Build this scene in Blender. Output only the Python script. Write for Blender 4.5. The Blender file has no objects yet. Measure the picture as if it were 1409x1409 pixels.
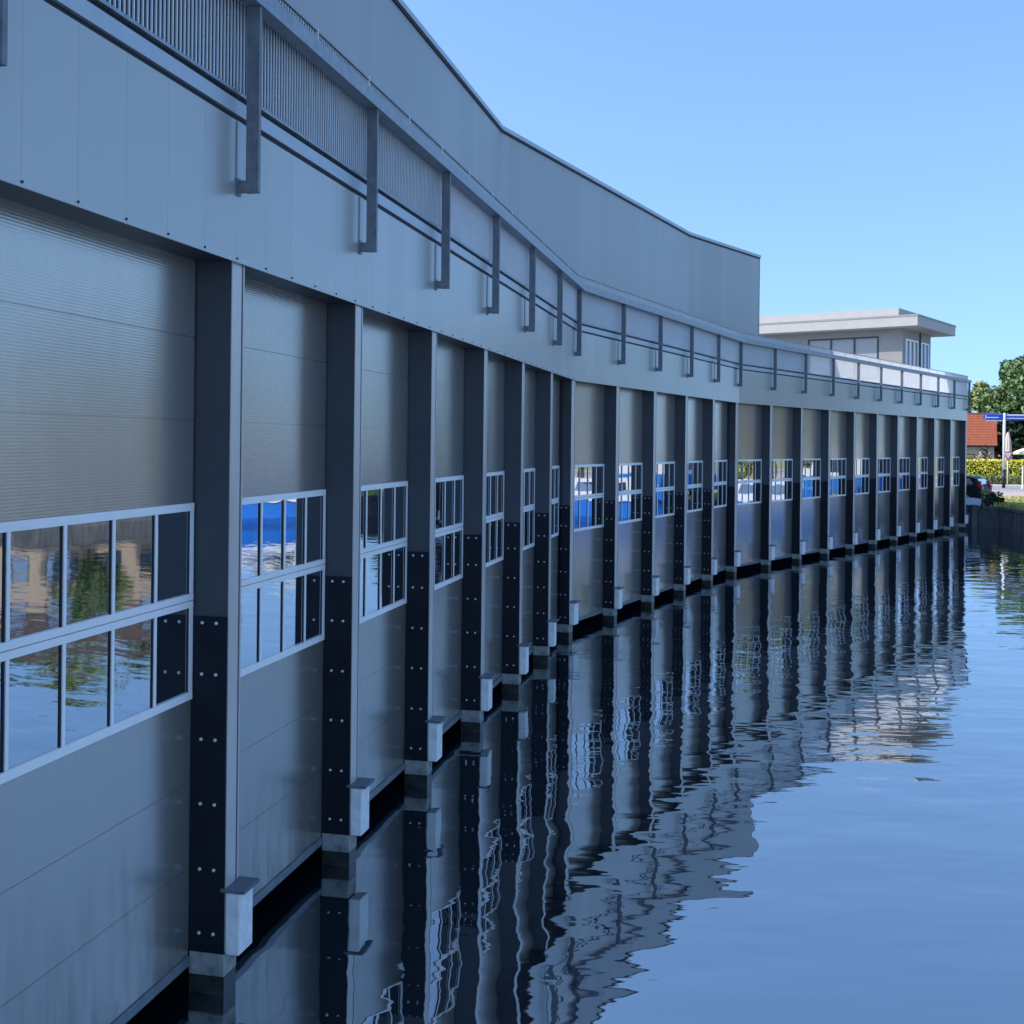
import bpy, bmesh, math, random
from mathutils import Vector, Matrix
random.seed(7)
S = bpy.context.scene
C = bpy.context.scene.collection
R = math.radians

# ------------------------------------------------------------------ camera fit
F_PX, IMG, HOR, ROLL, EYE = 1531.17, 1409.0, 608.5, 0.01084, 4.0
T1, T2, T3 = 0.21855, 0.46497, 0.64859        # headings of the three facade runs
BAY = 2.5
C0 = (-1.9984, 8.1380); C1 = (1.2538, 22.7812); C2 = (6.8588, 33.9541); C3 = (21.9603, 53.8776)
FAC = {1: (C0, T1), 2: (C1, T2), 3: (C2, T3)}

def uv(t): return (math.sin(t), math.cos(t)), (math.cos(t), -math.sin(t))
def P(f, s, n):
    o, t = FAC[f]; u, nn = uv(t)
    return (o[0]+s*u[0]+n*nn[0], o[1]+s*u[1]+n*nn[1])
def PC(f, n):                                  # mitred corner at the end of run f
    c = C1 if f == 1 else C2
    a = uv(FAC[f][1])[1]; b = uv(FAC[f+1][1])[1]
    k = 1+a[0]*b[0]+a[1]*b[1]
    return (c[0]+n*(a[0]+b[0])/k, c[1]+n*(a[1]+b[1])/k)
def st(f, s): return lambda n: P(f, s, n)
def sc(f): return lambda n: PC(f, n)
ALL = [st(1, -8.0), sc(1), sc(2), st(3, 25.0)]

# ------------------------------------------------------------------ materials
def mat(name, base, rough=0.5, metal=0.0, spec=0.5, vary=0.0, vscale=3.0, bump=0.0, bscale=40.0, stretch=(1, 1, 1), island=0.0):
    m = bpy.data.materials.new(name); m.use_nodes = True
    nt = m.node_tree; nd = nt.nodes; b = nd['Principled BSDF']
    b.inputs['Base Color'].default_value = (*base, 1); b.inputs['Roughness'].default_value = rough
    b.inputs['Metallic'].default_value = metal; b.inputs['Specular IOR Level'].default_value = spec
    tc = nd.new('ShaderNodeTexCoord'); mp = nd.new('ShaderNodeMapping'); mp.inputs['Scale'].default_value = stretch
    nt.links.new(tc.outputs['Object'], mp.inputs['Vector'])
    if vary or island:
        mix = nd.new('ShaderNodeHueSaturation'); mix.inputs['Color'].default_value = (*base, 1)
        nt.links.new(mix.outputs['Color'], b.inputs['Base Color'])
        mr = nd.new('ShaderNodeMapRange')
        if island:
            g = nd.new('ShaderNodeNewGeometry'); src = g.outputs['Random Per Island']; amt = island
        else:
            n = nd.new('ShaderNodeTexNoise'); n.inputs['Scale'].default_value = vscale; n.inputs['Detail'].default_value = 6
            n.inputs['Roughness'].default_value = 0.65
            nt.links.new(mp.outputs['Vector'], n.inputs['Vector']); src = n.outputs['Fac']; amt = vary
            mr.inputs['From Min'].default_value = 0.3; mr.inputs['From Max'].default_value = 0.7
        mr.inputs['To Min'].default_value = 1-amt; mr.inputs['To Max'].default_value = 1+amt
        nt.links.new(src, mr.inputs['Value']); nt.links.new(mr.outputs['Result'], mix.inputs['Value'])
        if vary and not island:
            r2 = nd.new('ShaderNodeMapRange'); r2.inputs['From Min'].default_value = 0.3; r2.inputs['From Max'].default_value = 0.7
            r2.inputs['To Min'].default_value = max(0.02, rough*(1-vary*.8)); r2.inputs['To Max'].default_value = min(1, rough*(1+vary*.8))
            nt.links.new(src, r2.inputs['Value']); nt.links.new(r2.outputs['Result'], b.inputs['Roughness'])
    if bump:
        n2 = nd.new('ShaderNodeTexNoise'); n2.inputs['Scale'].default_value = bscale; n2.inputs['Detail'].default_value = 4
        bp = nd.new('ShaderNodeBump'); bp.inputs['Strength'].default_value = bump; bp.inputs['Distance'].default_value = 0.02
        nt.links.new(mp.outputs['Vector'], n2.inputs['Vector'])
        nt.links.new(n2.outputs['Fac'], bp.inputs['Height']); nt.links.new(bp.outputs['Normal'], b.inputs['Normal'])
    return m

M = {}
M['fascia'] = mat('pale grey sheet cladding', (.43, .435, .41), .30, .35, .5, 0, .9, .04, 1.3, island=.035)
M['hall'] = mat('grey sandwich cladding', (.35, .36, .355), .40, .25, .5, 0, .7, .04, 1.1, island=.04)
M['flash'] = mat('light flashing', (.42, .46, .50), .4, .3, .5, .08, 3)
M['anthracite'] = mat('anthracite painted steel', (.048, .054, .064), .42, 0, .5, .12, 2.5, .03, 6)
M['blackrub'] = mat('black fender sheet', (.004, .006, .013), .5, 0, .3, .35, 2.2, .10, 14)
M['cover'] = mat('brushed grey cover strip', (.56, .52, .48), .34, .25, .5, .10, 4, stretch=(1, 1, .3))
M['seal'] = mat('dark rubber seal and gap shade', (.012, .014, .02), .5, 0, .4)
M['galv'] = mat('galvanised steel', (.30, .33, .36), .48, .55, .5, .28, 9, .05, 25)
M['galvdark'] = mat('weathered galvanised steel', (.17, .19, .21), .5, .15, .5, .28, 9, .05, 25)
M['bar'] = mat('pale galvanised bar', (.78, .79, .80), .4, .15, .5, .06, 5)
M['backing'] = mat('dark screen sheet', (.03, .04, .055), .6)
M['palebacking'] = mat('pale screen sheet', (.46, .475, .48), .5)
M['frame'] = mat('white powder coated frame', (.92, .90, .86), .3, 0, .7, .03, 4)
M['bolt'] = mat('zinc bolt', (.75, .77, .78), .35, .4, .5)
M['concrete'] = mat('wet stained concrete', (.30, .30, .27), .8, 0, .3, .45, 6, .4, 22)
M['wetconcrete'] = mat('dark wet concrete', (.035, .037, .03), .35, 0, .5, .4, 7, .3, 20)
M['block'] = mat('pale weathered concrete', (.78, .78, .75), .7, 0, .3, .18, 8, .15, 30)
M['plate'] = mat('dull blue grey plate', (.13, .15, .19), .5, .3, .5, .25, 8)
M['dark'] = mat('painted interior shade', (.012, .013, .015), .9)
M['deck'] = mat('grey deck', (.28, .28, .28), .8, 0, .3, .2, 2)
M['render'] = mat('warm pale render', (.48, .465, .44), .8, 0, .3, .05, 3, .1, 30)
M['wallgrey'] = mat('taupe wall panel', (.325, .31, .295), .7, 0, .4, .06, 2)
M['darkframe'] = mat('dark window frame', (.03, .035, .04), .4)
M['white'] = mat('white paint', (.80, .79, .76), .45, 0, .5, .05, 6)
M['black'] = mat('black paint', (.015, .015, .017), .4)
M['blue'] = mat('sign blue', (.02, .095, .60), .35)
M['red'] = mat('sign red', (.55, .03, .03), .35)
M['brick'] = mat('house brick', (.33, .22, .17), .85, 0, .3, .2, 5)
M['housewall'] = mat('grey house wall', (.33, .31, .28), .85, 0, .3, .1, 4)
M['grass'] = mat('grass', (.36, .36, .13), .9, 0, .2, .35, 1.2)
M['blade'] = mat('grass blade', (.44, .45, .15), .7, 0, .3, island=.45)
M['paving'] = mat('pink clay paving', (.56, .45, .40), .85, 0, .3, .12, 1.5)
M['asphalt'] = mat('grey asphalt', (.34, .33, .32), .85, 0, .3, .15, 2)
M['quay'] = mat('dark quay timber', (.085, .09, .095), .8, 0, .4, .5, 3, .3, 9, (1, 1, .3))
M['leaf'] = mat('leaf mid green', (.12, .195, .065), .55, 0, .35, island=.5)
M['leafpale'] = mat('leaf pale green', (.23, .28, .09), .55, 0, .35, island=.4)
M['leafdark'] = mat('leaf dark green', (.018, .045, .022), .6, 0, .3, island=.5)
M['hedge'] = mat('leaf yellow green', (.78, .70, .07), .6, 0, .3, island=.35)
M['petal'] = mat('pale blossom', (.80, .55, .48), .7, 0, .3, island=.2)
M['bark'] = mat('bark', (.10, .075, .055), .9, 0, .2, .3, 8, .3, 20, (1, 1, .2))
M['canvas'] = mat('pinkish canvas', (.72, .56, .50), .9, 0, .2, .06, 5)
M['cream'] = mat('cream canvas', (.78, .74, .60), .9, 0, .2, .05, 5)
M['carpaint'] = mat('dark car paint', (.010, .014, .018), .45, 0, .2)
M['tyre'] = mat('tyre rubber', (.012, .012, .012), .8)
M['alloy'] = mat('alloy rim', (.62, .63, .65), .3, .7)
M['tail'] = mat('red lamp lens', (.50, .012, .02), .15)
M['boatblue'] = mat('blue boat hull', (.02, .19, .68), .25)
M['boatwhite'] = mat('white gelcoat', (.80, .81, .82), .25)

def door_mat():
    m = mat('warm grey door skin', (.50, .475, .435), .24, .76, .5, .04, .8)
    nt = m.node_tree; nd = nt.nodes; b = nd['Principled BSDF']
    tc = nd.new('ShaderNodeTexCoord')
    w = nd.new('ShaderNodeTexWave'); w.wave_type = 'BANDS'; w.bands_direction = 'Z'; w.inputs['Scale'].default_value = 16
    sx = nd.new('ShaderNodeSeparateXYZ'); up = nd.new('ShaderNodeMapRange')     # only the upper sections are ribbed
    up.inputs['From Min'].default_value = 3.3; up.inputs['From Max'].default_value = 3.5; up.inputs['To Min'].default_value = .12; up.inputs['To Max'].default_value = 1
    n = nd.new('ShaderNodeTexNoise'); n.inputs['Scale'].default_value = 2.2; n.inputs['Detail'].default_value = 1
    ma = nd.new('ShaderNodeMath'); ma.operation = 'MULTIPLY'
    mb = nd.new('ShaderNodeMath'); mb.operation = 'MULTIPLY_ADD'; mb.inputs[1].default_value = 2.0
    bp = nd.new('ShaderNodeBump'); bp.inputs['Strength'].default_value = .12; bp.inputs['Distance'].default_value = .0022
    for x in (w, n): nt.links.new(tc.outputs['Object'], x.inputs['Vector'])
    nt.links.new(tc.outputs['Object'], sx.inputs[0]); nt.links.new(sx.outputs[2], up.inputs['Value'])
    nt.links.new(w.outputs['Fac'], ma.inputs[0]); nt.links.new(up.outputs[0], ma.inputs[1])
    nt.links.new(n.outputs['Fac'], mb.inputs[0]); nt.links.new(ma.outputs[0], mb.inputs[2])
    nt.links.new(mb.outputs[0], bp.inputs['Height']); nt.links.new(bp.outputs['Normal'], b.inputs['Normal'])
    oi = nd.new('ShaderNodeObjectInfo'); off = nd.new('ShaderNodeMath'); off.operation = 'MULTIPLY'; off.inputs[1].default_value = 37.0
    nt.links.new(oi.outputs['Random'], off.inputs[0])
    mpd = nd.new('ShaderNodeMapping'); mpd.inputs['Scale'].default_value = (7, 7, .9); nt.links.new(tc.outputs['Object'], mpd.inputs['Vector']); nt.links.new(off.outputs[0], mpd.inputs['Location'])
    st_ = nd.new('ShaderNodeTexNoise'); st_.inputs['Scale'].default_value = 1.6; st_.inputs['Detail'].default_value = 6; st_.inputs['Roughness'].default_value = .7; nt.links.new(mpd.outputs[0], st_.inputs['Vector'])
    low = nd.new('ShaderNodeMapRange'); low.inputs['From Min'].default_value = 1.5; low.inputs['From Max'].default_value = .25; low.inputs['To Min'].default_value = .10; low.inputs['To Max'].default_value = .75   # splash film grows downwards
    nt.links.new(sx.outputs[2], low.inputs['Value'])
    th = nd.new('ShaderNodeMapRange'); th.inputs['From Min'].default_value = .42; th.inputs['From Max'].default_value = .75; nt.links.new(st_.outputs['Fac'], th.inputs['Value'])
    mm = nd.new('ShaderNodeMath'); mm.operation = 'MULTIPLY'; nt.links.new(low.outputs[0], mm.inputs[0]); nt.links.new(th.outputs[0], mm.inputs[1])
    mixd = nd.new('ShaderNodeMixRGB'); mixd.inputs['Color2'].default_value = (.20, .185, .14, 1); nt.links.new(mm.outputs[0], mixd.inputs['Fac'])
    old = b.inputs['Base Color'].links[0].from_node
    nt.links.new(old.outputs['Color'], mixd.inputs['Color1'])
    hv = nd.new('ShaderNodeHueSaturation'); vr = nd.new('ShaderNodeMapRange'); vr.inputs['To Min'].default_value = .90; vr.inputs['To Max'].default_value = 1.08
    nt.links.new(oi.outputs['Random'], vr.inputs['Value']); nt.links.new(vr.outputs[0], hv.inputs['Value'])
    nt.links.new(mixd.outputs[0], hv.inputs['Color']); nt.links.new(hv.outputs['Color'], b.inputs['Base Color'])
    return m
M['door'] = door_mat()

def glass_mat(name, fac, dark, tint):
    m = bpy.data.materials.new(name); m.use_nodes = True; nt = m.node_tree; nd = nt.nodes
    nd.remove(nd['Principled BSDF'])
    d = nd.new('ShaderNodeBsdfDiffuse'); d.inputs['Color'].default_value = (*dark, 1)
    g = nd.new('ShaderNodeBsdfGlossy'); g.inputs['Roughness'].default_value = .018; g.inputs['Color'].default_value = (*tint, 1)
    fr = nd.new('ShaderNodeFresnel'); fr.inputs['IOR'].default_value = 1.6
    mr = nd.new('ShaderNodeMapRange'); mr.inputs['To Min'].default_value = fac; mr.inputs['To Max'].default_value = .97
    mx = nd.new('ShaderNodeMixShader')
    nt.links.new(fr.outputs[0], mr.inputs['Value']); nt.links.new(mr.outputs[0], mx.inputs[0])
    nt.links.new(d.outputs[0], mx.inputs[1]); nt.links.new(g.outputs[0], mx.inputs[2])
    nt.links.new(mx.outputs[0], nd['Material Output'].inputs['Surface'])
    return m
M['pane'] = glass_mat('coated door glazing', .62, (.010, .013, .018), (.93, .96, 1))
M['paleglass'] = glass_mat('glazing painted bright', .25, (.42, .46, .47), (.95, .97, 1))  # pale diffuse colour stands in for reflected sky and sunlit interior
M['dullglass'] = glass_mat('dark glazing', .12, (.02, .025, .03), (.9, .95, 1))
M['glass'] = glass_mat('window glass', .30, (.03, .035, .04), (.95, .97, 1))

def water_mat():
    m = bpy.data.materials.new('canal water'); m.use_nodes = True; nt = m.node_tree; nd = nt.nodes
    nd.remove(nd['Principled BSDF'])
    d = nd.new('ShaderNodeBsdfDiffuse'); d.inputs['Color'].default_value = (.004, .012, .018, 1)
    g = nd.new('ShaderNodeBsdfGlossy'); g.inputs['Roughness'].default_value = .0; g.inputs['Color'].default_value = (.93, .97, 1, 1)
    tc = nd.new('ShaderNodeTexCoord')
    def noise(scale, st, rot, det=2.0):
        mp = nd.new('ShaderNodeMapping'); mp.inputs['Scale'].default_value = st; mp.inputs['Rotation'].default_value = (0, 0, R(rot))
        n = nd.new('ShaderNodeTexNoise'); n.inputs['Scale'].default_value = scale; n.inputs['Detail'].default_value = det
        n.inputs['Roughness'].default_value = .45
        nt.links.new(tc.outputs['Object'], mp.inputs['Vector']); nt.links.new(mp.outputs['Vector'], n.inputs['Vector'])
        return n.outputs['Fac']
    a = noise(.85, (.7, 1.4, 1), -12, 2.0); b = noise(3.4, (.55, 1.4, 1), 10, 2.0); c = noise(.045, (1, 1, 1), 0, 2)
    # rippled patches: the middle of the canal is livelier than the lee of the wall
    pr = nd.new('ShaderNodeMapRange'); pr.inputs['From Min'].default_value = .40; pr.inputs['From Max'].default_value = .62
    pr.inputs['To Min'].default_value = .25; pr.inputs['To Max'].default_value = 1.0
    nt.links.new(c, pr.inputs['Value'])
    m1 = nd.new('ShaderNodeMath'); m1.operation = 'MULTIPLY'; m1.inputs[1].default_value = 1.0
    nt.links.new(a, m1.inputs[0])
    m2 = nd.new('ShaderNodeMath'); m2.operation = 'MULTIPLY'; nt.links.new(b, m2.inputs[0]); nt.links.new(pr.outputs[0], m2.inputs[1])
    m3 = nd.new('ShaderNodeMath'); m3.operation = 'MULTIPLY_ADD'; m3.inputs[1].default_value = .24
    nt.links.new(m2.outputs[0], m3.inputs[0]); nt.links.new(m1.outputs[0], m3.inputs[2])
    bp = nd.new('ShaderNodeBump'); bp.inputs['Strength'].default_value = 1.0; bp.inputs['Distance'].default_value = .0160
    nt.links.new(m3.outputs[0], bp.inputs['Height'])
    nt.links.new(bp.outputs['Normal'], g.inputs['Normal'])
    fr = nd.new('ShaderNodeFresnel'); fr.inputs['IOR'].default_value = 1.33; nt.links.new(bp.outputs['Normal'], fr.inputs['Normal'])
    mr = nd.new('ShaderNodeMapRange'); mr.inputs['To Min'].default_value = .50; mr.inputs['To Max'].default_value = .90; mr.inputs['From Max'].default_value = .8
    nt.links.new(fr.outputs[0], mr.inputs['Value'])
    mx = nd.new('ShaderNodeMixShader'); nt.links.new(mr.outputs[0], mx.inputs[0])
    nt.links.new(d.outputs[0], mx.inputs[1]); nt.links.new(g.outputs[0], mx.inputs[2])
    nt.links.new(mx.outputs[0], nd['Material Output'].inputs['Surface'])
    return m
M['water'] = water_mat()

# ------------------------------------------------------------------ mesh helpers
class MB:
    def __init__(self): self.v = []; self.f = []; self.sm = []
    def quad(self, *pts, smooth=False):
        i = len(self.v); self.v += [tuple(p) for p in pts]; self.f.append(tuple(range(i, i+len(pts)))); self.sm.append(smooth)
    def box(self, x0, x1, y0, y1, z0, z1):
        i = len(self.v)
        self.v += [(x, y, z) for z in (z0, z1) for x, y in ((x0, y0), (x1, y0), (x1, y1), (x0, y1))]
        for f in ((0, 3, 2, 1), (4, 5, 6, 7), (0, 1, 5, 4), (1, 2, 6, 5), (2, 3, 7, 6), (3, 0, 4, 7)):
            self.f.append(tuple(i+k for k in f)); self.sm.append(False)
    def prism(self, pts, z0, z1):                # closed ccw outline in xy
        i = len(self.v); n = len(pts)
        self.v += [(p[0], p[1], z0) for p in pts]+[(p[0], p[1], z1) for p in pts]
        self.f.append(tuple(i+k for k in reversed(range(n)))); self.f.append(tuple(i+n+k for k in range(n))); self.sm += [False]*2
        for k in range(n):
            self.f.append((i+k, i+(k+1) % n, i+n+(k+1) % n, i+n+k)); self.sm.append(False)
    def loft(self, rings, smooth=True, cap=True):
        i = len(self.v); n = len(rings[0])
        for r in rings: self.v += [tuple(p) for p in r]
        for a in range(len(rings)-1):
            for k in range(n):
                self.f.append((i+a*n+k, i+a*n+(k+1) % n, i+(a+1)*n+(k+1) % n, i+(a+1)*n+k)); self.sm.append(smooth)
        if cap:
            self.f.append(tuple(i+k for k in reversed(range(n)))); self.f.append(tuple(i+(len(rings)-1)*n+k for k in range(n))); self.sm += [False]*2
    def tube(self, pts, rad, seg=8):
        rings = []
        for a, p in enumerate(pts):
            p = Vector(p)
            d = (Vector(pts[min(a+1, len(pts)-1)])-Vector(pts[max(a-1, 0)])).normalized()
            x = d.orthogonal().normalized() if abs(d.z) < .99 else Vector((1, 0, 0)); y = d.cross(x).normalized()
            r = rad[a] if isinstance(rad, (list, tuple)) else rad
            rings.append([p+x*r*math.cos(2*math.pi*k/seg)+y*r*math.sin(2*math.pi*k/seg) for k in range(seg)])
        self.loft(rings)
    def lathe(self, prof, cx=0, cy=0, seg=16):
        self.loft([[(cx+r*math.cos(2*math.pi*k/seg), cy+r*math.sin(2*math.pi*k/seg), z) for k in range(seg)] for r, z in prof])
    def sweep(self, stations, prof):             # profile of (n, z), closed, along the facade
        self.loft([[(*s(n), z) for n, z in prof] for s in stations], smooth=False)
    def mesh(self, name, m, bevel=0, fix=True):
        me = bpy.data.meshes.new(name); me.from_pydata(self.v, [], self.f)
        for p, s in zip(me.polygons, self.sm): p.use_smooth = s
        if fix or bevel:
            b = bmesh.new(); b.from_mesh(me)
            if bevel: bmesh.ops.bevel(b, geom=b.edges[:], offset=bevel, segments=1, affect='EDGES', clamp_overlap=True)
            if fix: bmesh.ops.recalc_face_normals(b, faces=b.faces)
            b.to_mesh(me); b.free()
        me.materials.append(M[m]); return me

def link(name, me, parent=None, loc=(0, 0, 0), rz=0):
    o = bpy.data.objects.new(name, me); C.objects.link(o)
    o.location = loc; o.rotation_euler = (0, 0, rz)
    if parent: o.parent = parent
    return o
def tag(o, label=None, cat=None, group=None, kind=None):
    if label: o['label'] = label
    if cat: o['category'] = cat
    if group: o['group'] = group
    if kind: o['kind'] = kind
    return o
def empty(name, loc, label, cat, group=None, rz=0):
    return tag(link(name, None, None, loc, rz), label, cat, group)

# ================================================================== BOATHOUSE
bh = empty('boathouse', (0, 0, 0), 'long curved grey waterside boathouse with a row of roller doors', 'boathouse')
def part(name, mb, m, parent=None, **k): return link(name, mb.mesh(name, m, **k), parent or bh)

W = .145                                          # width of a column
# lintel behind the fascia, soffit
b = MB(); b.sweep(ALL, [(-.50, 5.285), (-.002, 5.285), (-.002, 6.28), (-.50, 6.28)]); part('lintel', b, 'anthracite')
# cladding panels of the fascia
b = MB()
def panels(f, s0, s1, n0, n1, z0, z1, pitch, off):
    k = math.floor((s0-off)/pitch); s = off+k*pitch
    while s < s1-1e-6:
        a, e = max(s, s0), min(s+pitch, s1)
        if e-a > .01:
            o, t = FAC[f]
            pts = [P(f, a+.0007, n0), P(f, e-.0007, n0), P(f, e-.0007, n1), P(f, a+.0007, n1)]
            b.prism(pts, z0, z1)
        s += pitch
for f, s0, s1 in ((1, -8, 15), (2, 0, 12.5), (3, 0, 25)): panels(f, s0, s1, 0, .03, 5.28, 6.285, .478, -.137 if f == 1 else 0)
part('fascia', b, 'fascia')
b = MB(); b.sweep(ALL, [(.031, 5.272), (.034, 5.272), (.034, 5.318), (.031, 5.318)]); part('drip_flashing', b, 'fascia')
b = MB(); b.lathe([(.004, -.009), (.008, -.006), (.008, .003), (.004, .006)], 0, 0, 6); SCREW = b.mesh('screw', 'seal')
for k in range(38):                                # only the near run is close enough to show them
    link('screw', SCREW, bh, (*P(1, -2.527+.478*k, .036), 5.30))
# walkway edge: gap shade painted as two dark strips, pale band between
b = MB(); b.sweep(ALL, [(-.3, 6.287), (.015, 6.287), (.015, 6.32), (-.3, 6.32)]); part('shadow_gap', b, 'seal')
b = MB(); b.sweep(ALL, [(-.3, 6.322), (.045, 6.322), (.045, 6.425), (-.3, 6.425)]); part('walkway_edge', b, 'flash')
b = MB(); b.sweep(ALL, [(-.2, 6.427), (.02, 6.427), (.02, 6.462), (-.2, 6.462)]); part('bottom_gap', b, 'seal')
b = MB(); b.sweep(ALL, [(-.15, 6.464), (.055, 6.464), (.055, 6.488), (-.15, 6.488)]); part('bottom_rail', b, 'galv')
# roof deck of the low part
b = MB(); b.sweep(ALL, [(-14, 6.15), (-.31, 6.15), (-.31, 6.40), (-14, 6.40)]); part('roof', b, 'deck')
# back and end walls, near-black sheet for the shade inside
b = MB(); b.sweep([st(1, -8), sc(1), sc(2), st(3, 25)], [(-14, -.6), (-13.7, -.6), (-13.7, 6.14), (-14, 6.14)])
for f, s in ((1, -8.0), (3, 24.86)):
    b.prism([P(f, s, -13.69), P(f, s, -.29), P(f, s+.14, -.29), P(f, s+.14, -13.69)], -.6, 6.14)
part('wall', b, 'hall')
b = MB(); b.sweep(ALL, [(-1.5, -.6), (-1.3, -.6), (-1.3, 6.1), (-1.5, 6.1)]); part('void_shade', b, 'dark')  # near-black colour stands in for the unlit void behind the doors

# tall hall above
HA = [st(1, -8), sc(1), sc(2), st(3, 5.0)]
b = MB(); b.sweep(HA, [(-13.9, 6.41), (-1.68, 6.41), (-1.68, 10.50), (-13.9, 10.50)]); part('hall_core', b, 'hall')
b = MB()
HN = -1.65
def hall_end(f): # lengths of the set-back runs
    c = PC(f, HN); o, t = FAC[f]; u, _ = uv(t); return (c[0]-o[0])*u[0]+(c[1]-o[1])*u[1]
def hall_start(f):
    c = PC(f-1, HN); o, t = FAC[f]; u, _ = uv(t); return (c[0]-o[0])*u[0]+(c[1]-o[1])*u[1]
for f, s0, s1 in ((1, -8, hall_end(1)), (2, hall_start(2), hall_end(2)), (3, hall_start(3), 5.0)):
    panels(f, s0, s1, HN-.03, HN, 6.42, 10.50, .47, .2)
part('hall_wall', b, 'hall')
b = MB(); b.sweep(HA, [(-13.9, 10.503), (-1.62, 10.503), (-1.62, 10.54), (-13.9, 10.54)]); part('roof_seal', b, 'seal')
b = MB(); b.sweep([st(1, -8.02), sc(1), sc(2), st(3, 5.03)], [(-13.95, 10.542), (-1.60, 10.542), (-1.60, 10.63), (-13.95, 10.63)]); part('coping', b, 'flash')
b = MB(); b.prism([P(3, 5.002, -1.70), P(3, 5.002, -1.645), P(3, 5.03, -1.645), P(3, 5.03, -1.70)][::-1], 6.42, 10.50); part('corner_trim', b, 'anthracite')

# railing
b = MB(); b.sweep(ALL, [(.088, 7.10), (.215, 7.10), (.215, 7.225), (.205, 7.235), (.098, 7.235), (.088, 7.225)]); part('box_rail', b, 'galv')
b = MB(); b.sweep(ALL, [(.03, 7.425), (.062, 7.425), (.062, 7.44), (.03, 7.44)]); part('handrail', b, 'galv')
b = MB(); b.sweep([st(1, -8), st(1, 4.9)], [(.022, 6.49), (.026, 6.49), (.026, 7.42), (.022, 7.42)]); part('bar_backing', b, 'backing')  # added dark sheet; its colour makes the gaps between near bars read dark
b = MB(); b.sweep([st(1, 4.91), sc(1), sc(2), st(3, 5.2)], [(.022, 6.49), (.026, 6.49), (.026, 7.42), (.022, 7.42)]); part('bar_backing', b, 'palebacking')

def bars(length):
    b = MB(); n = int(round(length/.05))
    for i in range(n):
        s = (i+.5)*length/n
        b.box(s-.005, s+.005, -.0445, -.034, 6.489, 7.424)
    return b.mesh('balustrade_panel', 'bar', fix=False)
BARS = {2.5: bars(2.5), 2.75: bars(2.75)}
pb = MB(); pb.box(-.012, .003, -.062, -.047, 7.24, 7.455); GP = pb.mesh('guard_post', 'bar')

# column and its pieces (origin on the front plane at its right edge; x along, -y outward)
b = MB(); b.box(-W, .03, .004, .29, .30, 5.283); COL = b.mesh('column', 'anthracite')
b = MB(); b.box(-W-.002, 0, -.004, .0035, .32, 5.282); COV = b.mesh('cover_strip', 'cover')
b = MB(); b.box(.001, .029, .012, .05, .31, 5.282); b2 = b; SEAL = b.mesh('door_seal', 'seal')
b = MB(); b.box(.031, .05, -.002, .06, .32, 5.282); GUI = b.mesh('guide_rail', 'cover')
b = MB(); b.box(-W-.014, -W-.0005, .0045, .285, .302, 2.72); FEN = b.mesh('fender_plate', 'blackrub')
b = MB(); ring = lambda x, r: [(x, r*math.cos(k*math.pi/4), r*math.sin(k*math.pi/4)) for k in range(8)]
b.loft([ring(-W-.0142, .013), ring(-W-.022, .013), ring(-W-.026, .008)])
BOL = b.mesh('bolt', 'bolt')
b = MB(); b.box(-W-.01, .04, -.002, .28, .131, .298); FOO = b.mesh('footing', 'concrete', bevel=.008)
b = MB(); b.box(-W-.006, .036, .002, .276, -.7, .13); WET = b.mesh('wet_base', 'wetconcrete')
b = MB(); b.box(-.155, .064, -.115, -.006, .30, .745); BLK = b.mesh('fender_block', 'block', bevel=.006)
b = MB(); b.box(-.17, .085, -.16, .03, .748, .775); CAP = b.mesh('cap_plate', 'plate', bevel=.003)
# posts
b = MB()
b.box(-.15, -.113, -.197, -.10, 5.765, 7.098)
POST = b.mesh('railing_post', 'galvdark')
b = MB(); b.box(-.148, -.115, -.0995, -.0325, 5.77, 5.855); b.box(-.165, -.10, -.0425, -.0315, 5.75, 5.87); BRA = b.mesh('bracket', 'galvdark')
b = MB(); b.box(-.160, -.08, -.0425, -.0325, 5.872, 6.28); BPL = b.mesh('backing_plate', 'flash')
# door
DT = [0.268, .90, 1.525]; UP = [3.54, 4.135, 4.735, 5.6]
def door_mesh(L):
    b = MB(); x0, x1 = .052, L-W-.016
    zs = [(.27, .897), (.9005, 1.517), (1.5205, 2.119), (3.541, 4.132), (4.137, 4.728), (4.733, 5.33)]
    for a, e in zs: b.box(x0, x1, .28, .325, a, e)
    b.box(x0+.01, x1-.01, .29, .32, .28, 5.3)
    return b.mesh('boat_door', 'door')
def seal_mesh(L):
    b = MB(); b.box(.052, L-W-.016, .262, .33, .195, .268); return b.mesh('bottom_seal', 'galvdark', bevel=.006)
def frame_mesh(L):
    b = MB(); x0, x1 = .052, L-W-.016
    for z0, z1 in ((2.122, 2.178), (2.785, 2.832), (2.838, 2.885), (3.482, 3.538)): b.box(x0, x1, .268, .31, z0, z1)
    xs = [x0+.0+(x1-x0)*i/5 for i in range(6)]
    for i, x in enumerate(xs):
        w = .045 if i in (0, 5) else .03
        a = x if i == 0 else (x-w if i == 5 else x-w/2)
        for z0, z1 in ((2.179, 2.784), (2.886, 3.481)): b.box(a, a+w, .2695, .31, z0, z1)
    nf = len(b.f)
    for i in range(6):
        x = x0+(x1-x0)*i/5; c = x+.022 if i == 0 else (x-.022 if i == 5 else x); h = .034 if i in (0, 5) else .026
        for z0, z1 in ((2.1795, 2.7835), (2.8865, 3.4805)): b.box(c-h, c+h, .2775, .29, z0, z1)
    me = b.mesh('window_frame', 'frame'); me.materials.append(M['seal'])
    for p in me.polygons: p.material_index = 1 if p.index >= nf else 0
    return me
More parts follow.
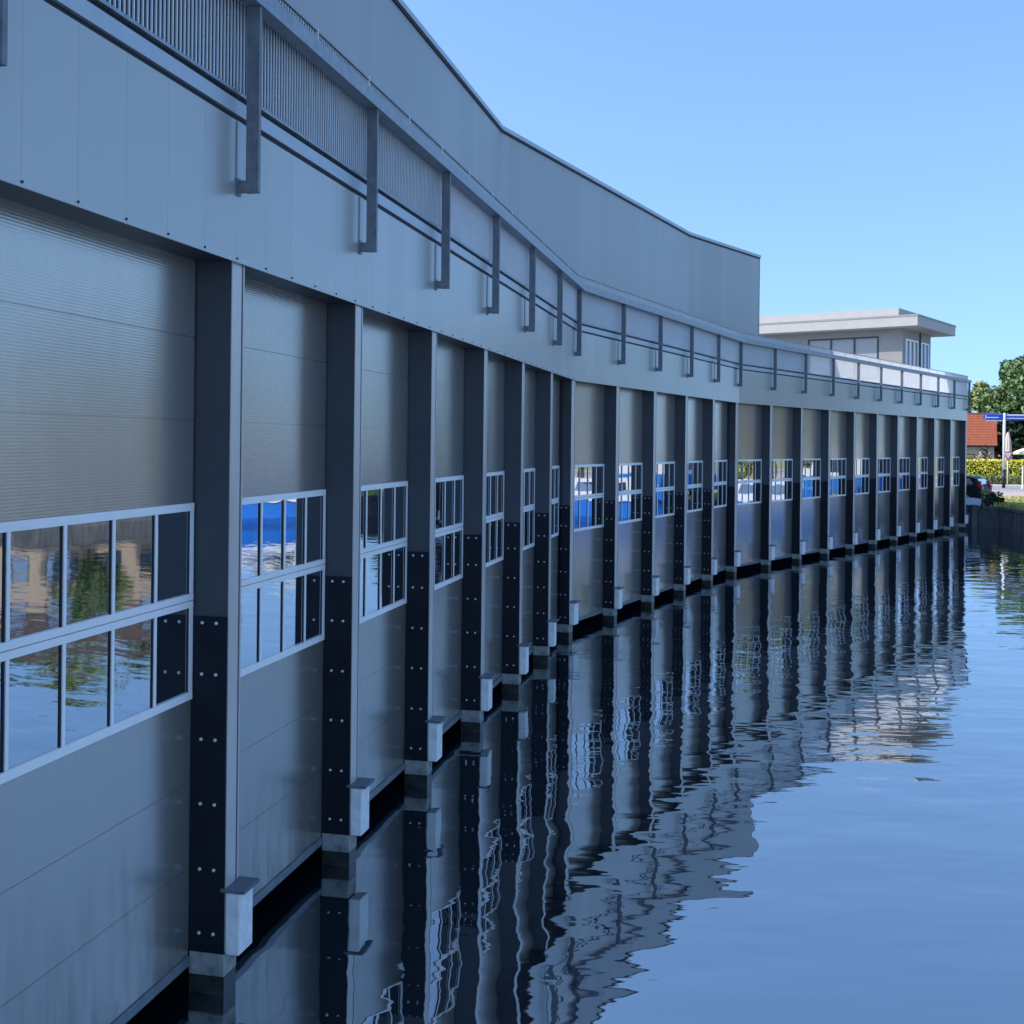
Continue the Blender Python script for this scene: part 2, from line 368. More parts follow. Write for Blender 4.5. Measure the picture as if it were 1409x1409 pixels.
def pane_mesh(L, z0, z1, seed):
    rnd = random.Random(seed); b = MB(); x0, x1 = .052, L-W-.016; N = 8
    for i in range(5):
        a = x0+(x1-x0)*i/5+.014; e = x0+(x1-x0)*(i+1)/5-.014
        if i == 0: a += .03
        if i == 4: e -= .03
        d = rnd.choice((1, 1, -1))*rnd.uniform(.0002, .0007); tx = rnd.uniform(-.0008, .0008); tz = rnd.uniform(-.0008, .0008)
        base = len(b.v)
        for r in range(N+1):
            for c in range(N+1):
                p, q = c/N, r/N
                y = .285-d*16*p*(1-p)*q*(1-q)+tx*(p-.5)+tz*(q-.5)
                b.v.append((a+(e-a)*p, y, z0+(z1-z0)*q))
        for r in range(N):
            for c in range(N):
                k = base+r*(N+1)+c; b.f.append((k, k+1, k+N+2, k+N+1)); b.sm.append(True)
    return b.mesh('pane', 'pane', fix=False)
DOOR = {L: door_mesh(L) for L in (2.5, 2.75)}; SEA = {L: seal_mesh(L) for L in (2.5, 2.75)}; FRM = {L: frame_mesh(L) for L in (2.5, 2.75)}
PAN = {}
for L in (2.5, 2.75):
    for v in range(4): PAN[L, v] = (pane_mesh(L, 2.175, 2.788, 11+v), pane_mesh(L, 2.882, 3.485, 31+v))

def place(f, s, first):
    x, y = P(f, s, 0); loc = (x, y, 0); rz = math.pi/2-FAC[f][1]
    return loc, rz
def put(name, me, parent, loc=(0, 0, 0), rz=0): return link(name, me, parent, loc, rz)
def column(f, s):
    loc, rz = place(f, s, 0)
    c = put('column', COL, bh, loc, rz)
    for nm, me in (('cover_strip', COV), ('door_seal', SEAL), ('guide_rail', GUI), ('fender_plate', FEN), ('footing', FOO), ('wet_base', WET), ('fender_block', BLK), ('cap_plate', CAP)):
        put(nm, me, c)
    if f < 3:
        for h in (2.675, 2.305, 1.835, 1.37, .90, .44):
            for y in (.085, .195): put('bolt', BOL, c, (0, y, h))
    p = put('railing_post', POST, bh, loc, rz); put('bracket', BRA, p); put('backing_plate', BPL, p)
cnt = 0
def bay(f, s, L):                                  # the door whose left column stands at s
    global cnt
    loc, rz = place(f, s, 0)
    d = put('boat_door', DOOR[L], bh, loc, rz); put('window_frame', FRM[L], d); put('bottom_seal', SEA[L], d)
    lo, hi = PAN[L, (cnt*3) % 4]; put('pane', lo, d); put('pane', hi, d); cnt += 1
    q = put('balustrade_panel', BARS[L], bh, loc, rz); put('guard_post', GP, q)
    g = put('guard_post', GP, q, (L/2, 0, 0))
column(1, -5.25); bay(1, -5.25, 2.5)
column(1, -2.75); bay(1, -2.75, 2.75)
for k in range(6): column(1, k*BAY); bay(1, k*BAY, 2.5)
for k in range(5): column(2, k*BAY); bay(2, k*BAY, 2.5)
for k in range(10): column(3, k*BAY); bay(3, k*BAY, 2.5)
column(3, 25.0)

# ================================================================== ROOFTOP PAVILION
pv = empty('pavilion', (*P(3, 20.45, -1.65), 6.41), 'pale flat roofed pavilion with overhanging eaves on the boathouse roof, behind the railing', 'pavilion', rz=math.pi/2-T3)
# local: x along the facade run, y inward, z up from roof
def pp(name, b, m, parent=pv, **k): return link(name, b.mesh(name, m, **k), parent)
PW, PD, PH = 4.25, 11.0, 3.03
b = MB()
b.box(0, .12, 0, 1.10, 0, PH); b.box(0, .12, 1.10, 4.55, 0, .75); b.box(0, .12, 1.10, 4.55, 2.72, PH); b.box(0, .12, 4.55, 7.0, 0, PH)
b.box(0, .12, 7.15, PD, 0, PH)
b.box(.121, .45, 0, .12, 0, PH); b.box(2.3, 2.75, 0, .12, 0, PH); b.box(3.95, PW, 0, .12, 0, PH)
b.box(.45, 2.3, 0, .12, 0, .3); b.box(.45, 2.3, 0, .12, 2.6, PH); b.box(2.75, 3.95, 0, .12, 0, .3); b.box(2.75, 3.95, 0, .12, 2.6, PH)
b.box(PW-.12, PW, .121, PD, 0, PH); b.box(.121, PW-.121, PD-.12, PD, 0, PH)
pp('wall', b, 'wallgrey')
b = MB(); b.box(-.01, .11, 7.01, 7.14, 0, PH); pp('downpipe', b, 'darkframe')
b = MB(); b.box(-.85, PW+.8, -.95, PD+.6, PH+.003, PH+.50); rf = pp('roof', b, 'render', bevel=.015)
b = MB(); b.box(-.87, PW+.82, -.97, PD+.62, PH+.44, PH+.525); pp('roof_trim', b, 'wallgrey', rf)
b = MB(); b.box(.35, PW-.75, .30, PD, PH+.53, PH+1.0); pp('roof_upstand', b, 'render', rf)
w = MB()
for z0, z1 in ((.752, .82), (2.65, 2.718)): w.box(-.02, .06, 1.102, 4.548, z0, z1)
for y in (1.102, 2.22, 3.36, 4.478): w.box(-.019, .06, y, y+.07, .821, 2.649)
wf = pp('window', w, 'darkframe')
b = MB(); b.box(.03, .04, 1.15, 4.5, .8, 2.67); pp('pane', b, 'paleglass', wf)
for x0, x1 in ((.452, 2.298), (2.752, 3.948)):
    w = MB(); n = 3 if x1-x0 > 1.5 else 2
    for z0, z1 in ((.302, .37), (2.53, 2.598)): w.box(x0, x1, -.02, .06, z0, z1)
    for i in range(n+1):
        x = x0+(x1-x0-.08)*i/n; w.box(x, x+.08, -.019, .06, .371, 2.529)
    wf = pp('window', w, 'frame'); g = MB(); g.box(x0+.04, x1-.04, .03, .04, .35, 2.55); pp('pane', g, 'dullglass', wf)
b = MB(); b.box(2.50, 2.56, -.06, -.005, 0, PH); pp('rain_pipe', b, 'darkframe')

# ================================================================== SETTING
b = MB(); b.quad((-400, -300, 0), (500, -300, 0), (500, 900, 0), (-400, 900, 0))
tag(link('water', b.mesh('water', 'water')), kind='structure')
BANK = [(12.5, 63.0), (21.6, 56.4), (24.2, 55.2), (23.9, 51.8), (29.0, 46.0), (36, 36), (50, 20), (62, 0), (75, -40), (90, -300)]
GZ = 1.05
b = MB(); b.prism(BANK+[(1500, -300), (1500, 1500), (-1500, 1500), (-1500, -300), (-60, -300), (-30, 0), P(1, 0, -13.5), PC(1, -13.5), PC(2, -13.5), P(3, 25, -13.5)], -.9, GZ)
me = b.mesh('ground', 'grass'); tag(link('ground', me), kind='structure')
def sheet(name, pts, z, m):
    b = MB(); b.quad(*[(x, y, z) for x, y in pts]); return tag(link(name, b.mesh(name, m)), kind='structure')
sheet('pavement', [(6, 68.5), (25, 67.5), (30, 62), (60, 62), (140, 62), (140, 74), (6, 74)], GZ+.004, 'paving')
sheet('road', [(0, 74.2), (160, 74.2), (160, 82), (0, 82)], GZ+.004, 'asphalt')
sheet('path', [(0, 82.2), (160, 82.2), (160, 86), (0, 86)], GZ+.10, 'paving')
b = MB(); b.box(0, 160, 82.0, 82.19, GZ, GZ+.12); b.box(0, 160, 74.01, 74.19, GZ, GZ+.12)
tag(link('kerb', b.mesh('kerb', 'block')), kind='structure')
sheet('parking', [(16.5, 61.5), (18, 59.6), (22, 56.9), (25.0, 55.9), (26.0, 58.6), (20, 64)], GZ+.004, 'asphalt')

# quay
q = empty('quay_wall', (24, 55.2, 0), 'dark timber quay edge below the grass bank at the far end of the water', 'quay')
bb = MB(); cap = MB()
for i in range(1, 7):
    a, e = Vector(BANK[i]), Vector(BANK[i+1]); d = (e-a); L = d.length; d.normalize(); nn = Vector((-d.y, d.x))
    nn = -nn if (Vector((0, 20))-a).dot(nn) < 0 else nn
    k = 0
    while k*.3 < L-.02 and i < 5 or (i >= 5 and k < 1):
        x0, x1 = (k*.3, min(k*.3+.29, L)) if i < 5 else (0, L)
        off = .05+.02*(k % 2)+random.uniform(0, .012)
        pts = [a+d*x0, a+d*x1, a+d*x1+nn*off, a+d*x0+nn*off]
        bb.prism([tuple(p-Vector((24, 55.2))) for p in pts], -.8, GZ-.14-random.uniform(0, .06)); k += 1
    pts = [a+d*.0-nn*.1, a+d*L-nn*.1, a+d*L+nn*.12, a+nn*.12]
    cap.prism([tuple(p-Vector((24, 55.2))) for p in pts], GZ-.13, GZ+.02)
link('plank_facing', bb.mesh('plank_facing', 'quay'), q); link('edge_beam', cap.mesh('edge_beam', 'quay'), q)

# grass blades on the bank
b = MB(); rnd = random.Random(3)
def inbank(x, y):
    return True
def blade(x, y, h):
    a = rnd.uniform(0, 6.28); w = rnd.uniform(.03, .07); l = rnd.uniform(0, .4)*h
    dx, dy = math.cos(a), math.sin(a)
    b.quad((x-dx*w, y-dy*w, GZ), (x+dx*w, y+dy*w, GZ), (x+dy*l, y-dx*l, GZ+h))
for i in range(9000):
    y = rnd.uniform(53.2, 67); x = rnd.uniform(22.2, 34)
    if y < 57 and x < 24.4: continue
    if x < 25.4 and y < 60.5: continue
    # inside land only
    if y < 55.2 and x < 24.2+(55.2-y)*.5: continue
    blade(x, y, rnd.uniform(.03, .09))
for i in range(1500):
    t = rnd.random(); a, e = (BANK[2], BANK[3]) if t < .3 else ((BANK[3], BANK[4]) if t < .8 else (BANK[1], BANK[2]))
    u = rnd.random(); x = a[0]+(e[0]-a[0])*u+rnd.uniform(.1, .5); y = a[1]+(e[1]-a[1])*u+rnd.uniform(.05, .4)
    blade(x, y, rnd.uniform(.08, .30))
tag(link('grass', b.mesh('grass', 'blade', fix=False)), 'rough sunlit grass on the bank top', 'grass', kind='stuff')

# ------------------------------------------------------------------ foliage
def leaf_cloud(b, c, r, n, size, rnd, shell=.55):
    for i in range(n):
        v = Vector((rnd.gauss(0, 1), rnd.gauss(0, 1), rnd.gauss(0, 1))).normalized()*(rnd.uniform(shell, 1)**.7)
        p = Vector((c[0]+v.x*r[0], c[1]+v.y*r[1], c[2]+v.z*r[2]))
        nn = (v+Vector((rnd.uniform(-1, 1), rnd.uniform(-1, 1), rnd.uniform(-.4, 1.2)))).normalized()
        x = nn.orthogonal().normalized(); y = nn.cross(x); a = rnd.uniform(0, 6.28)
        x, y = x*math.cos(a)+y*math.sin(a), y*math.cos(a)-x*math.sin(a)
        s = size*rnd.uniform(.6, 1.3)
        b.quad(p-x*s*.5, p+y*s*.28, p+x*s*.5, p-y*s*.28)
def tree(name, x, y, h, rad, m, label, cat, group, seed, clumps=60, per=95, size=.42, trunk=.28, low=.16):
    rnd = random.Random(seed)
    t = empty(name, (x, y, GZ), label, cat, group)
    b = MB(); k = MB()
    top = h*.62
    k.tube([(0, 0, -.1), (rad*.02, 0, h*.2), (-rad*.03, rad*.02, h*.42), (0, 0, top)], [trunk, trunk*.8, trunk*.6, trunk*.3], 8)
    for i in range(clumps):
        u = rnd.uniform(-1, 1); a = rnd.uniform(0, 6.28); rr = math.sqrt(1-u*u)*rnd.uniform(.45, 1.0)
        zc = h*(low+(1-low)*.5)+u*h*(1-low)*.44*rnd.uniform(.7, 1.0)
        wob = 1+.18*math.sin(3*a+seed)+.12*math.sin(5*a+2*seed)
        c = (math.cos(a)*rr*rad*.86*wob, math.sin(a)*rr*rad*.86*wob, zc)
        cr = rad*rnd.uniform(.16, .33)
        leaf_cloud(b, c, (cr, cr, cr*.75), int(per*rnd.uniform(.6, 1.2)), size, rnd, .35)
        if i % 5 == 0:
            k.tube([(0, 0, h*(.25+.3*rnd.random())), (c[0]*.5, c[1]*.5, (c[2]+h*.4)*.5), c], [trunk*.35, trunk*.22, trunk*.08], 5)
    link('trunk', k.mesh('trunk', 'bark'), t); link('crown', b.mesh('crown', m, fix=False), t)
    return t
G = 'trees behind the red roofed house'
tree('broadleaf_tree', 49.9, 105, 12.6, 5.2, 'leaf', 'tall full crowned green tree rising behind the red roof and the blue direction sign', 'tree', G, 1, 150, 150, .50)
tree('broadleaf_tree', 51.2, 122, 10.6, 3.0, 'leafpale', 'paler smaller tree behind the corner of the boathouse roof railing', 'tree', G, 2, 80, 110, .5, .2, .08)
tree('broadleaf_tree', 56.5, 112, 12.0, 5.0, 'leaf', 'broad green tree right of the tall crown, cut by the edge of the picture', 'tree', G, 5, 90, 110, .5)
tree('conifer_tree', 46.5, 102.5, 7.0, 2.4, 'leafdark', 'dark dense evergreen behind the closed parasol', 'tree', None, 3, 70, 110, .4, .2, .04)
tree('broadleaf_tree', 52.0, 119, 8.6, 3.4, 'leafdark', 'low dark green tree filling the gap behind the red roof ridge', 'tree', G, 9, 70, 110, .5, .2, .05)
# the bank across the water, seen mirrored in the door panes
H = 'trees on the opposite bank'
for i, (x, y, h, r, m) in enumerate([(40, 54, 9, 3.6, 'leaf'), (47, 33, 11, 4.2, 'leafpale'), (55, 24, 9, 3.8, 'leaf'), (66, 6, 11, 4.5, 'leaf'), (53, 60, 14, 4.6, 'leafpale'), (56, 53, 14, 4.6, 'leaf'), (47.5, 63, 13, 4.2, 'leaf'), (33.2, 47.6, 3.6, 1.5, 'leafpale'), (36.2, 44.6, 5.2, 1.9, 'leaf'), (36.5, 53.5, 7.5, 2.4, 'leafpale')]):
    tree('bank_tree', x, y, h, r, m, 'green tree on the opposite bank, mirrored in the door panes', 'tree', H, 20+i, 36, 60, .55)

def shrub(name, x, y, z, rx, ry, rz, m, label, cat, seed, n=700, size=.16, extra=None):
    rnd = random.Random(seed); t = empty(name, (x, y, z), label, cat)
    k = MB()
    for i in range(5):
        a = rnd.uniform(0, 6.28); k.tube([(0, 0, -.05), (math.cos(a)*rx*.4, math.sin(a)*ry*.4, rz*.9)], [.02, .008], 5)
    link('stem', k.mesh('stem', 'bark'), t)
    b = MB()
    for i in range(9): leaf_cloud(b, (rnd.uniform(-.6, .6)*rx, rnd.uniform(-.6, .6)*ry, rz*rnd.uniform(.5, 1.2)), (rx*.5, ry*.5, rz*.6), n//9, size, rnd, .2)
    link('foliage', b.mesh('foliage', m, fix=False), t)
    if extra:
        b = MB()
        for i in range(22): leaf_cloud(b, (rnd.uniform(-1, 1)*rx, rnd.uniform(-1, 0)*ry, rz*rnd.uniform(.95, 1.3)), (.1, .1, .1), 10, .13, rnd, .2)
        link('blossom', b.mesh('blossom', extra, fix=False), t)
    return t
shrub('bank_bush', 24.15, 55.75, GZ-.15, .75, .35, .5, 'leafdark', 'dark green bush on the quay edge beside the jetty', 'bush', 4, 500, .2)
shrub('bank_plant', 24.0, 56.1, GZ, .5, .3, .5, 'leafpale', 'pale leafy plant on the quay edge below the dark car', 'plant', 6, 260, .2)
shrub('flowering_shrub', 40.6, 95.6, GZ, 1.0, .6, 1.95, 'leafdark', 'flowering shrub with pale pink blossom against the house wall', 'shrub', 8, 700, .2, 'petal')

def hedge(x0, x1, y, d, h, seed, label, m='hedge', n=9000):
    rnd = random.Random(seed)
    t = tag(link('hedge', None, None, ((x0+x1)/2, y, GZ)), label, 'hedge'); w = (x1-x0)/2
    core = MB(); core.box(-w+.1, w-.1, -d/2+.12, d/2-.12, .1, h-.14); link('branches', core.mesh('branches', 'leafdark'), t)
    b = MB()
    for i in range(n):
        side = rnd.random(); x = rnd.uniform(-w, w)
        if side < .62: p = Vector((x, -d/2+rnd.uniform(-.06, .14), h*rnd.uniform(.03, 1)**.8)); nn = Vector((0, -1, .35))
        else: p = Vector((x, rnd.uniform(-d/2, d/2), h+rnd.uniform(-.12, .06))); nn = Vector((0, -.1, 1))
        nn = (nn+Vector((rnd.uniform(-1, 1), rnd.uniform(-1, 1), rnd.uniform(-1, 1)))*.7).normalized()
        xx = nn.orthogonal().normalized(); yy = nn.cross(xx); a = rnd.uniform(0, 6.28)
        xx, yy = xx*math.cos(a)+yy*math.sin(a), yy*math.cos(a)-xx*math.sin(a); s = rnd.uniform(.10, .22)
        b.quad(p-xx*s*.5, p+yy*s*.3, p+xx*s*.5, p-yy*s*.3)
    link('foliage', b.mesh('foliage', m, fix=False), t)
hedge(30, 54, 88, 1.2, 1.95, 12, 'clipped yellow green hedge along the far side of the road')
hedge(31, 50, 86.6, .8, .75, 13, 'low pale green planting in front of the clipped yellow hedge', 'leafpale', 3500)

# ------------------------------------------------------------------ red roofed house
hs = empty('brick_house', (36.53, 102.7, GZ+.38), 'small house with a steep orange red tiled roof beyond the hedge', 'house', None, R(-22))
def hp(name, b, m, parent=hs, **k): return link(name, b.mesh(name, m, **k), parent)
HX0, HX1, HD = -8.0, 7.25, 7.0
b = MB(); b.box(HX0, HX1, 0, HD, -.5, 2.75)
b.prism([(HX1-.2, 0), (HX1, 0), (HX1, HD), (HX1-.2, HD)], 2.75, 2.76); hp('wall', b, 'housewall')
ridge = 5.65; eave = 2.72; n = 12
rb = MB()
for i in range(n):                                 # tile courses
    a, e = i/n, (i+1)/n
    y0, z0 = -.35+(HD/2+.35)*a, eave+(ridge-eave)*a; y1, z1 = -.35+(HD/2+.35)*e, eave+(ridge-eave)*e
    rb.loft([[(HX0-.2, y0, z0+.07), (HX0-.2, y1+.02, z1+.02), (HX0-.2, y1+.02, z1-.08), (HX0-.2, y0, z0-.03)], [(HX1+.25, y0, z0+.07), (HX1+.25, y1+.02, z1+.02), (HX1+.25, y1+.02, z1-.08), (HX1+.25, y0, z0-.03)]], smooth=False)
rb.loft([[(x, HD/2, ridge-.02), (x, HD+.35, eave), (x, HD+.35, eave-.08), (x, HD/2, ridge-.12)] for x in (HX0-.2, HX1+.25)], smooth=False)
M['tiles'] = mat('orange red tile', (.34, .095, .05), .75, 0, .3, .22, 2.5, .3, 6, (3, .4, .4))
roof = hp('roof', rb, 'tiles')
b = MB(); b.tube([(HX0-.2, HD/2, ridge+.03), (HX1+.25, HD/2, ridge+.03)], .11, 8); hp('ridge', b, 'brick', roof)
b = MB(); b.tube([(HX0-.2, -.40, eave-.05), (HX1+.25, -.40, eave-.05)], .07, 6); hp('gutter', b, 'black', roof)
b = MB(); b.quad((HX1-.01, 0, 2.75), (HX1-.01, HD, 2.75), (HX1-.01, HD/2, ridge-.1)); hp('gable', b, 'brick')
w = MB(); w.box(4.55, 5.65, -.05, -.002, .35, 1.95); wf = hp('window', w, 'darkframe'); g = MB(); g.box(4.62, 5.58, -.06, -.051, .42, 1.88); hp('pane', g, 'glass', wf)
# outbuilding
ob = empty('outbuilding', (45.6, 104.0, GZ), 'low brown brick outbuilding between the red roof and the dark evergreen', 'outbuilding')
b = MB(); b.box(-1.4, 1.0, 0, 3, 0, 2.6); link('wall', b.mesh('wall', 'brick'), ob)
b = MB(); b.loft([[(x, -.2, 2.55), (x, 1.5, 4.3), (x, 3.2, 2.55)] for x in (-1.55, 1.15)], smooth=False); link('roof', b.mesh('roof', 'tiles'), ob)

# ------------------------------------------------------------------ street furniture
sg = empty('direction_sign', (35.85, 81.2, GZ), 'tall white post carrying two blue direction arms, in front of the hedge', 'direction sign')
b = MB(); b.lathe([(.10, 1.35), (.10, 5.42), (.07, 5.46)], seg=12); link('post', b.mesh('post', 'white'), sg)
b = MB(); b.lathe([(.12, 0), (.12, 1.34)], seg=12); link('post_base', b.mesh('post_base', 'black'), sg)
def arm(sign, z0, z1, x0, x1, stripes, lab):
    b = MB(); pts = [(x0, z0), (x1, z0), (x1+.16, (z0+z1)/2), (x1, z1), (x0, z1)]
    b.loft([[(sign*x, y, z) for x, z in pts] for y in (-.05, .0)], smooth=False)
    o = link('direction_arm', b.mesh('direction_arm', 'blue'), sg)
    w = MB()
    for a, e, c, d in stripes: w.box(min(sign*a, sign*e), max(sign*a, sign*e), -.056, -.051, c, d)
    link('lettering', w.mesh('lettering', 'white'), o)
arm(-1, 4.95, 5.40, .11, 1.42, [(.45, 1.30, 5.10, 5.17), (.15, 1.40, 5.385, 5.398), (1.34, 1.42, 5.05, 5.30)], '')
arm(1, 4.95, 5.40, .11, 1.55, [(.15, 1.42, 5.27, 5.385), (.15, 1.42, 5.06, 5.12), (1.46, 1.56, 5.07, 5.30)], '')
b = MB(); b.box(-.11, -1.3*1, -.045, -.005, 4.86, 4.93) if False else b.box(-1.35, -.11, -.045, -.005, 4.87, 4.93); link('under_arm', b.mesh('under_arm', 'white'), sg)

ys = empty('yield_sign', (36.75, 82.6, GZ), 'red and white triangular give way sign on a thin pale pole', 'road sign')
b = MB(); b.lathe([(.045, 0), (.045, 2.75)], seg=8); link('pole', b.mesh('pole', 'cream'), ys)
def tri(r, y0, y1, zc):
    b = MB(); b.loft([[(r*math.sin(a), y, zc-r*math.cos(a)) for a in (0, 2.094, 4.189)] for y in (y0, y1)], smooth=False); return b
link('sign_plate', tri(.50, -.075, -.05, 2.42).mesh('sign_plate', 'red'), ys)
link('sign_face', tri(.33, -.081, -.0755, 2.42).mesh('sign_face', 'white'), ys)
pl = empty('marker_pole', (36.45, 79.5, GZ), 'plain thin white pole at the kerb, right of the give way sign', 'pole')
b = MB(); b.lathe([(.09, 0), (.09, .08), (.05, .1), (.05, 1.6), (.03, 1.63)], seg=8); link('shaft', b.mesh('shaft', 'cream'), pl)

# closed parasol on the terrace behind the hedge
pr = empty('closed_parasol', (42.05, 94.5, GZ), 'closed pale pink parasol standing behind the hedge', 'parasol')
b = MB(); b.lathe([(.04, 0), (.04, 4.2)], seg=8); link('pole', b.mesh('pole', 'cream'), pr)
b = MB(); rings = []
for z, r in ((1.15, .17), (1.35, .27), (1.9, .30), (2.8, .28), (3.6, .22), (4.15, .10), (4.25, .045)):
    rings.append([((r*(1+.16*math.cos(8*a)))*math.cos(a), (r*(1+.16*math.cos(8*a)))*math.sin(a), z) for a in [k*math.pi/16 for k in range(32)]])
b.loft(rings); link('canopy', b.mesh('canopy', 'canvas'), pr)
op = empty('open_parasol', (44.4, 95.5, GZ), 'open cream parasol at the edge of the picture, beside the dark evergreen', 'parasol')
b = MB(); b.lathe([(.05, 0), (.05, 3.0)], seg=8); b.lathe([(.3, 0), (.3, .1)], seg=10); link('pole', b.mesh('pole', 'cream'), op)
b = MB(); b.lathe([(1.45, 2.35), (1.5, 2.55), (.9, 2.8), (.06, 3.05), (.04, 3.1)], seg=8); link('canopy', b.mesh('canopy', 'cream'), op)

# ------------------------------------------------------------------ jetty
jt = empty('jetty', (22.55, 54.7, 0), 'short grey jetty on dark piles at the end of the boathouse', 'jetty', rz=R(-4))
b = MB(); b.box(-.75, .42, -.25, 1.0, 1.18, 1.48); link('beam', b.mesh('beam', 'flash', bevel=.01), jt)
for x in (-.45, .02): 
    b = MB(); b.box(x, x+.24, -.12, .12, -.8, 1.178); link('pile', b.mesh('pile', 'quay', bevel=.01), jt)
b = MB(); b.box(.43, .50, -.26, -.1, .95, 1.62); link('fender_post', b.mesh('fender_post', 'black'), jt)

# ------------------------------------------------------------------ car
car = empty('parked_car', (22.6, 58.0, GZ+.005), 'dark parked car with red tail lamps at the end of the boathouse', 'car', rz=R(140))
# local: x forward, y left, origin centre of the wheelbase on the ground
def side(pts, y): return [(x, y, z) for x, z in pts]
body = [(-2.02, .30), (-2.08, .55), (-2.05, .85), (-1.98, 1.0), (-.9, 1.02), (.7, .98), (1.75, .84), (2.05, .62), (2.08, .34), (1.95, .22), (-1.9, .22)]
def shrink(pts, k, cx=0, cz=.6): return [(cx+(x-cx)*k, cz+(z-cz)*k) for x, z in pts]
b = MB(); b.loft([side(shrink(body, .95), -.88), side(body, -.80), side(body, .80), side(shrink(body, .95), .88)], smooth=False)
link('body', b.mesh('body', 'carpaint', bevel=.02), car)
cab = [(-1.97, 1.01), (-1.72, 1.36), (-1.3, 1.46), (-.2, 1.48), (.35, 1.40), (1.05, .99)]
b = MB(); b.loft([side([(x*.97, 1.0+(z-1.0)*1.0) for x, z in cab], -.80)] + [[(x, -.66 if z > 1.1 else -.80, z) for x, z in cab]]+[[(x, .66 if z > 1.1 else .80, z) for x, z in cab]]+[side([(x*.97, z) for x, z in cab][:0] or cab, .80)] if False else [[(x, -.66 if z > 1.1 else -.79, z) for x, z in cab], [(x, .66 if z > 1.1 else .79, z) for x, z in cab]], smooth=False)
link('cabin', b.mesh('cabin', 'carpaint', bevel=.015), car)
for sgn in (-1, 1):
    for quad in ([(-1.62, 1.06), (-1.42, 1.37), (-.75, 1.41), (-.75, 1.06)], [(-.68, 1.06), (-.68, 1.41), (.28, 1.36), (.82, 1.06)]):
        b = MB(); ys_ = lambda z: sgn*(.79-.13*(z-1.01)/.37+.012)
        b.quad(*[(x, ys_(z), z) for x, z in quad]); link('side_window', b.mesh('side_window', 'glass', fix=False), car)
b = MB(); b.quad((-1.955, -.62, 1.07), (-1.955, .62, 1.07), (-1.765, .55, 1.34), (-1.765, -.55, 1.34)); link('rear_window', b.mesh('rear_window', 'glass', fix=False), car)
b = MB(); b.quad((1.03, -.66, 1.03), (1.03, .66, 1.03), (.42, .56, 1.38), (.42, -.56, 1.38)); link('windscreen', b.mesh('windscreen', 'glass', fix=False), car)
for sgn in (-1, 1):
    b = MB(); b.box(-2.075, -1.80, min(sgn*.60, sgn*.84), max(sgn*.60, sgn*.84), .80, 1.02); b.box(-2.0, -1.83, min(sgn*.66, sgn*.80), max(sgn*.66, sgn*.80), 1.02, 1.24)
    link('tail_lamp', b.mesh('tail_lamp', 'tail', bevel=.015), car)
b = MB(); b.box(-2.16, -2.0, -.80, .80, .34, .56); link('bumper', b.mesh('bumper', 'black', bevel=.02), car)
b = MB(); b.box(-2.172, -2.161, -.26, .26, .42, .53); link('number_plate', b.mesh('number_plate', 'cream'), car)
for x in (-1.28, 1.30):
    for sgn in (-1, 1):
        b = MB(); ring = lambda r, y: [(x+r*math.cos(k*math.pi/10), y, .32+r*math.sin(k*math.pi/10)) for k in range(20)]
        b.loft([ring(.30, sgn*.70), ring(.32, sgn*.73), ring(.32, sgn*.87), ring(.30, sgn*.90)])
        wl = link('wheel', b.mesh('wheel', 'tyre'), car)
        b = MB(); b.loft([ring(.22, sgn*.885), ring(.21, sgn*.912)], smooth=False)
        link('rim', b.mesh('rim', 'alloy'), wl)

# ------------------------------------------------------------------ across the water (mirrored in the panes)
bt = empty('motor_boat', (26.6, 45.85, 0), 'blue hulled cruiser with a white cabin moored on the opposite bank', 'boat', rz=math.atan2(46-51.8, 29-23.9)); bt.scale = (.8, .8, .9)
b = MB(); rings = []
for x, w_, kz, top in ((-4.5, 1.35, -.25, 1.15), (-3, 1.5, -.35, 1.12), (0, 1.55, -.4, 1.2), (2.5, 1.2, -.3, 1.4), (4.0, .5, 0, 1.6), (4.7, .06, .6, 1.7)):
    rings.append([(x, -w_, top), (x, -w_*.9, .35), (x, -w_*.5, kz), (x, w_*.5, kz), (x, w_*.9, .35), (x, w_, top)])
b.loft(rings, smooth=False); link('hull', b.mesh('hull', 'boatblue'), bt)
b = MB(); b.loft([[(-2.8, -1.2, z) if 0 else (-2.8, -1.2, 1.2), (2.4, -1.0, 1.3), (2.4, 1.0, 1.3), (-2.8, 1.2, 1.2)], [(-2.5, -1.05, 2.5), (1.2, -.9, 2.45), (1.2, .9, 2.45), (-2.5, 1.05, 2.5)]], smooth=False)
cb = link('cabin', b.mesh('cabin', 'boatwhite'), bt)
b = MB()
for s_ in (-1, 1): b.quad((-2.2, s_*1.15, 1.75), (1.2, s_*1.03, 1.75), (.9, s_*.96, 2.25), (-2.2, s_*1.10, 2.25))
link('cabin_window', b.mesh('cabin_window', 'glass', fix=False), cb)
b = MB(); b.box(-4.4, -2.9, -1.2, 1.2, 1.2, 2.1); link('stern_cover', b.mesh('stern_cover', 'boatblue', bevel=.08), bt)
M['browntiles'] = mat('brown tile', (.10, .07, .055), .8, 0, .3, .2, 2)
vn_ = empty('camper_van', (29.2, 53.4, GZ+.005), 'white and blue van parked on the bank beside the moored cruiser', 'van', None, R(-52))
b = MB(); b.loft([[(x, y, z) for x, z in ((-3, .35), (3, .35), (3.05, 1.25), (-3.05, 1.25))] for y in (-1.05, 1.05)], smooth=False); link('lower_body', b.mesh('lower_body', 'boatblue', bevel=.03), vn_)
